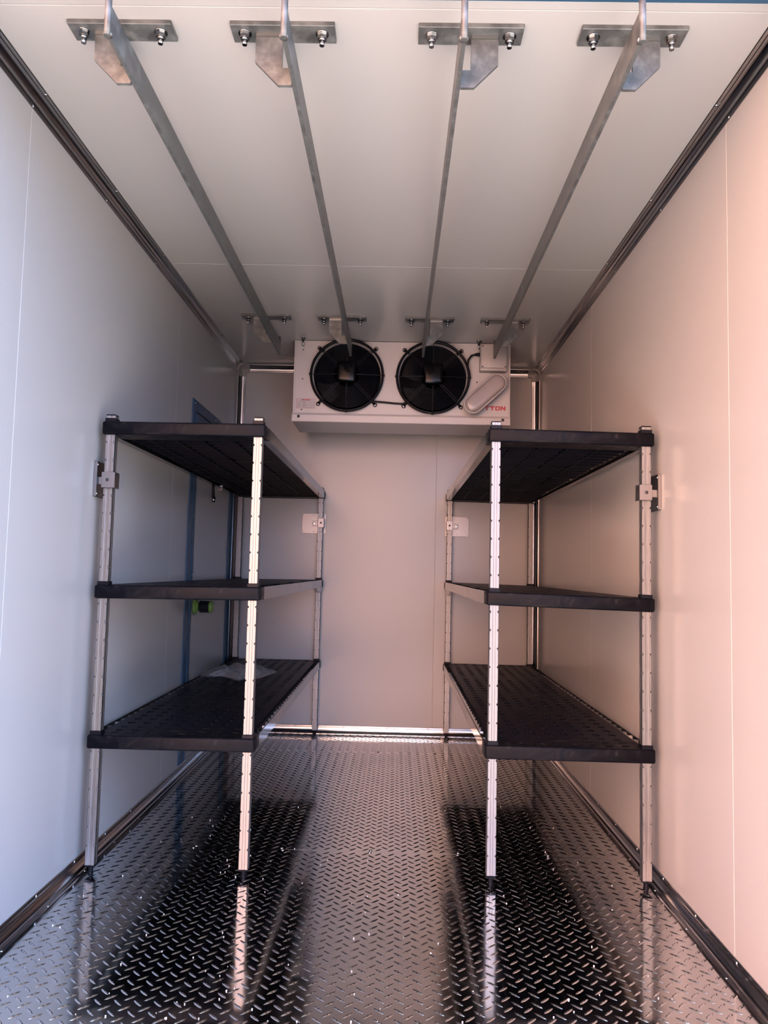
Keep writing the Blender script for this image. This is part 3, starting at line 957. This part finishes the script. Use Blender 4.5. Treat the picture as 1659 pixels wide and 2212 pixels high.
# on the side walls, front posts
t = thing('wall_bracket', (0.0, 2.78, 1.355), 'stainless wall bracket on the left wall clamping the front post', 'bracket', BRG)
pl = MB().box((0.0, 2.733, 1.291), (0.012, 2.868, 1.416), 0.0015).build('plate', 'stainless', t)
for yy in (2.742, 2.858):
    for zz in (1.302, 1.405):
        screw(pl, (0.012, yy, zz), (1, 0, 0), s=0.9)
clamp(t, 0.0335, 0.0800, 2.7205, 2.7690, 1.3210, 1.3765, 0.0555)
MB().box((0.012, 2.752, 1.335), (0.0335, 2.757, 1.362), 0.001).build('arm', 'stainless', t)
t = thing('wall_bracket', (W, 2.78, 1.35), 'stainless wall bracket on the right wall clamping the front post', 'bracket', BRG)
pl = MB().box((W - 0.012, 2.742, 1.286), (W, 2.868, 1.411), 0.0015).build('plate', 'stainless', t)
for yy in (2.751, 2.858):
    for zz in (1.297, 1.400):
        screw(pl, (W - 0.012, yy, zz), (-1, 0, 0), s=0.9)
clamp(t, 1.9165, 1.9600, 2.7205, 2.7690, 1.3165, 1.3710, 1.940)
MB().box((1.9600, 2.752, 1.330), (W - 0.012, 2.757, 1.357), 0.001).build('arm', 'stainless', t)
# on the back wall
for (x0, x1, c0, c1, a0, a1, hx, lab) in ((0.4515, 0.610, 0.5650, 0.6025, 0.5205, 0.568, 0.5838, 'square stainless bracket plate on the back wall, behind the shelves by the side door'),
                                          (1.3932, 1.550, 1.3985, 1.4365, 1.433, 1.4785, 1.4178, 'square stainless bracket plate on the back wall, behind the empty shelves')):
    t = thing('wall_bracket', ((x0 + x1) / 2, L, 1.352), lab, 'bracket', BRG)
    pl = MB().box((x0, L - 0.004, 1.287), (x1, L, 1.4185), 0.0012).build('plate', 'stainless', t)
    for xx in (x0 + 0.012, (x0 + x1) / 2, x1 - 0.012):
        for zz in (1.299, 1.4065):
            screw(pl, (xx, L - 0.004, zz), (0, -1, 0), s=0.9)
    clamp(t, c0, c1, 5.061, 5.115, 1.3235, 1.3825, hx)
    ar = MB().box((a0, L - 0.022, 1.336), (a1, L - 0.018, 1.369), 0.0015).build('arm', 'stainless', t)
    ax = a0 + 0.012 if a0 < 1 else a1 - 0.012
    MB().lathe((ax, L - 0.022, 1.3525), (0, -1, 0), [(0, 0.0085), (0.003, 0.0085), (0.004, 0.006), (0.003, 0.0001)], 16).build('bolt', 'steel', ar)

# ------------------------------------------------------------------ clear bag on the low shelf
bgt = thing('plastic_bag', (0.22, 4.32, 0.467), 'crumpled clear plastic bag with white packing lying on the lowest shelf', 'bag')
foot = [(0.020, 4.27), (0.085, 4.205), (0.150, 4.235), (0.215, 4.17), (0.268, 4.085), (0.315, 4.165), (0.365, 4.19), (0.425, 4.46), (0.33, 4.545), (0.20, 4.57), (0.10, 4.52), (0.035, 4.42)]
def bag_mesh(shrink, hgt, seed, rough):
    rnd = random.Random(seed)
    c = Vector((0.225, 4.34))
    nr, n = 12, len(foot) * 6
    ph = [(rnd.uniform(18, 60), rnd.uniform(-60, 60), rnd.uniform(0, 6.28)) for _ in range(6)]
    def outline(i):
        q = i / 6; k = int(q) % len(foot); f_ = q - int(q)
        a = Vector(foot[k]); b_ = Vector(foot[(k + 1) % len(foot)])
        return c + (a.lerp(b_, f_) - c) * shrink
    vs = []
    for k in range(nr + 1):
        f_ = k / nr
        for i in range(n):
            o_ = outline(i)
            p = c + (o_ - c) * (1 - f_ * 0.97)
            fold = sum(1 - abs(math.sin(p.x * a + p.y * b_ + d)) for a, b_, d in ph) / len(ph) - 0.36
            z = 0.4685 + hgt * (1 - (1 - f_) ** 2.4) * (0.85 + 0.6 * fold)
            z += rough * 2.2 * fold * min(1, f_ * 6) + rnd.uniform(-rough, rough) * 0.22 * min(1, f_ * 5)
            vs.append((p.x, p.y, max(z, 0.4683)))
    fs = []
    for k in range(nr):
        for i in range(n):
            j = (i + 1) % n
            fs.append((k * n + i, k * n + j, (k + 1) * n + j))
            fs.append((k * n + i, (k + 1) * n + j, (k + 1) * n + i))
    fs.append(tuple(range(nr * n, nr * n + n)))
    fs.append(tuple(range(n))[::-1])
    return MB().add(vs, fs, False)
bag_mesh(1.0, 0.052, 3, 0.007).build('film', 'film', bgt, 'clear film')
bag_mesh(0.78, 0.030, 5, 0.004).build('packing', 'paper', bgt, 'white packing inside')

# ------------------------------------------------------------------ outside, unseen: surfaces added to shape the light through the doorway
struct(MB().box((-40, -40, -0.72), (40, 14, -0.62)).build('ground', 'asphalt'))  # unseen ground, made dark to keep the upper back of the room dim
struct(MB().box((-5.0, -2.6, -0.62), (8.0, 1.55, -0.60)).build('bounce_apron', 'ground'))  # unseen apron, added to brighten the ceiling near the doorway
struct(MB().prism([(-4.3, 1.3), (-3.55, -2.35), (-5.35, -3.3), (-6.5, 1.0)], 'z', -0.62, 7.0).build('pink_bounce_wall', 'pink_bounce'))  # unseen wall, added to pinken and dim light on the right wall
struct(MB().prism([(-3.5, -2.4), (1.4, -10.0), (-0.4, -11.0), (-5.3, -3.4)], 'z', -0.62, 9.0).build('orange_bounce_block', 'bounce_face'))  # unseen building, added to send orange light to the back wall
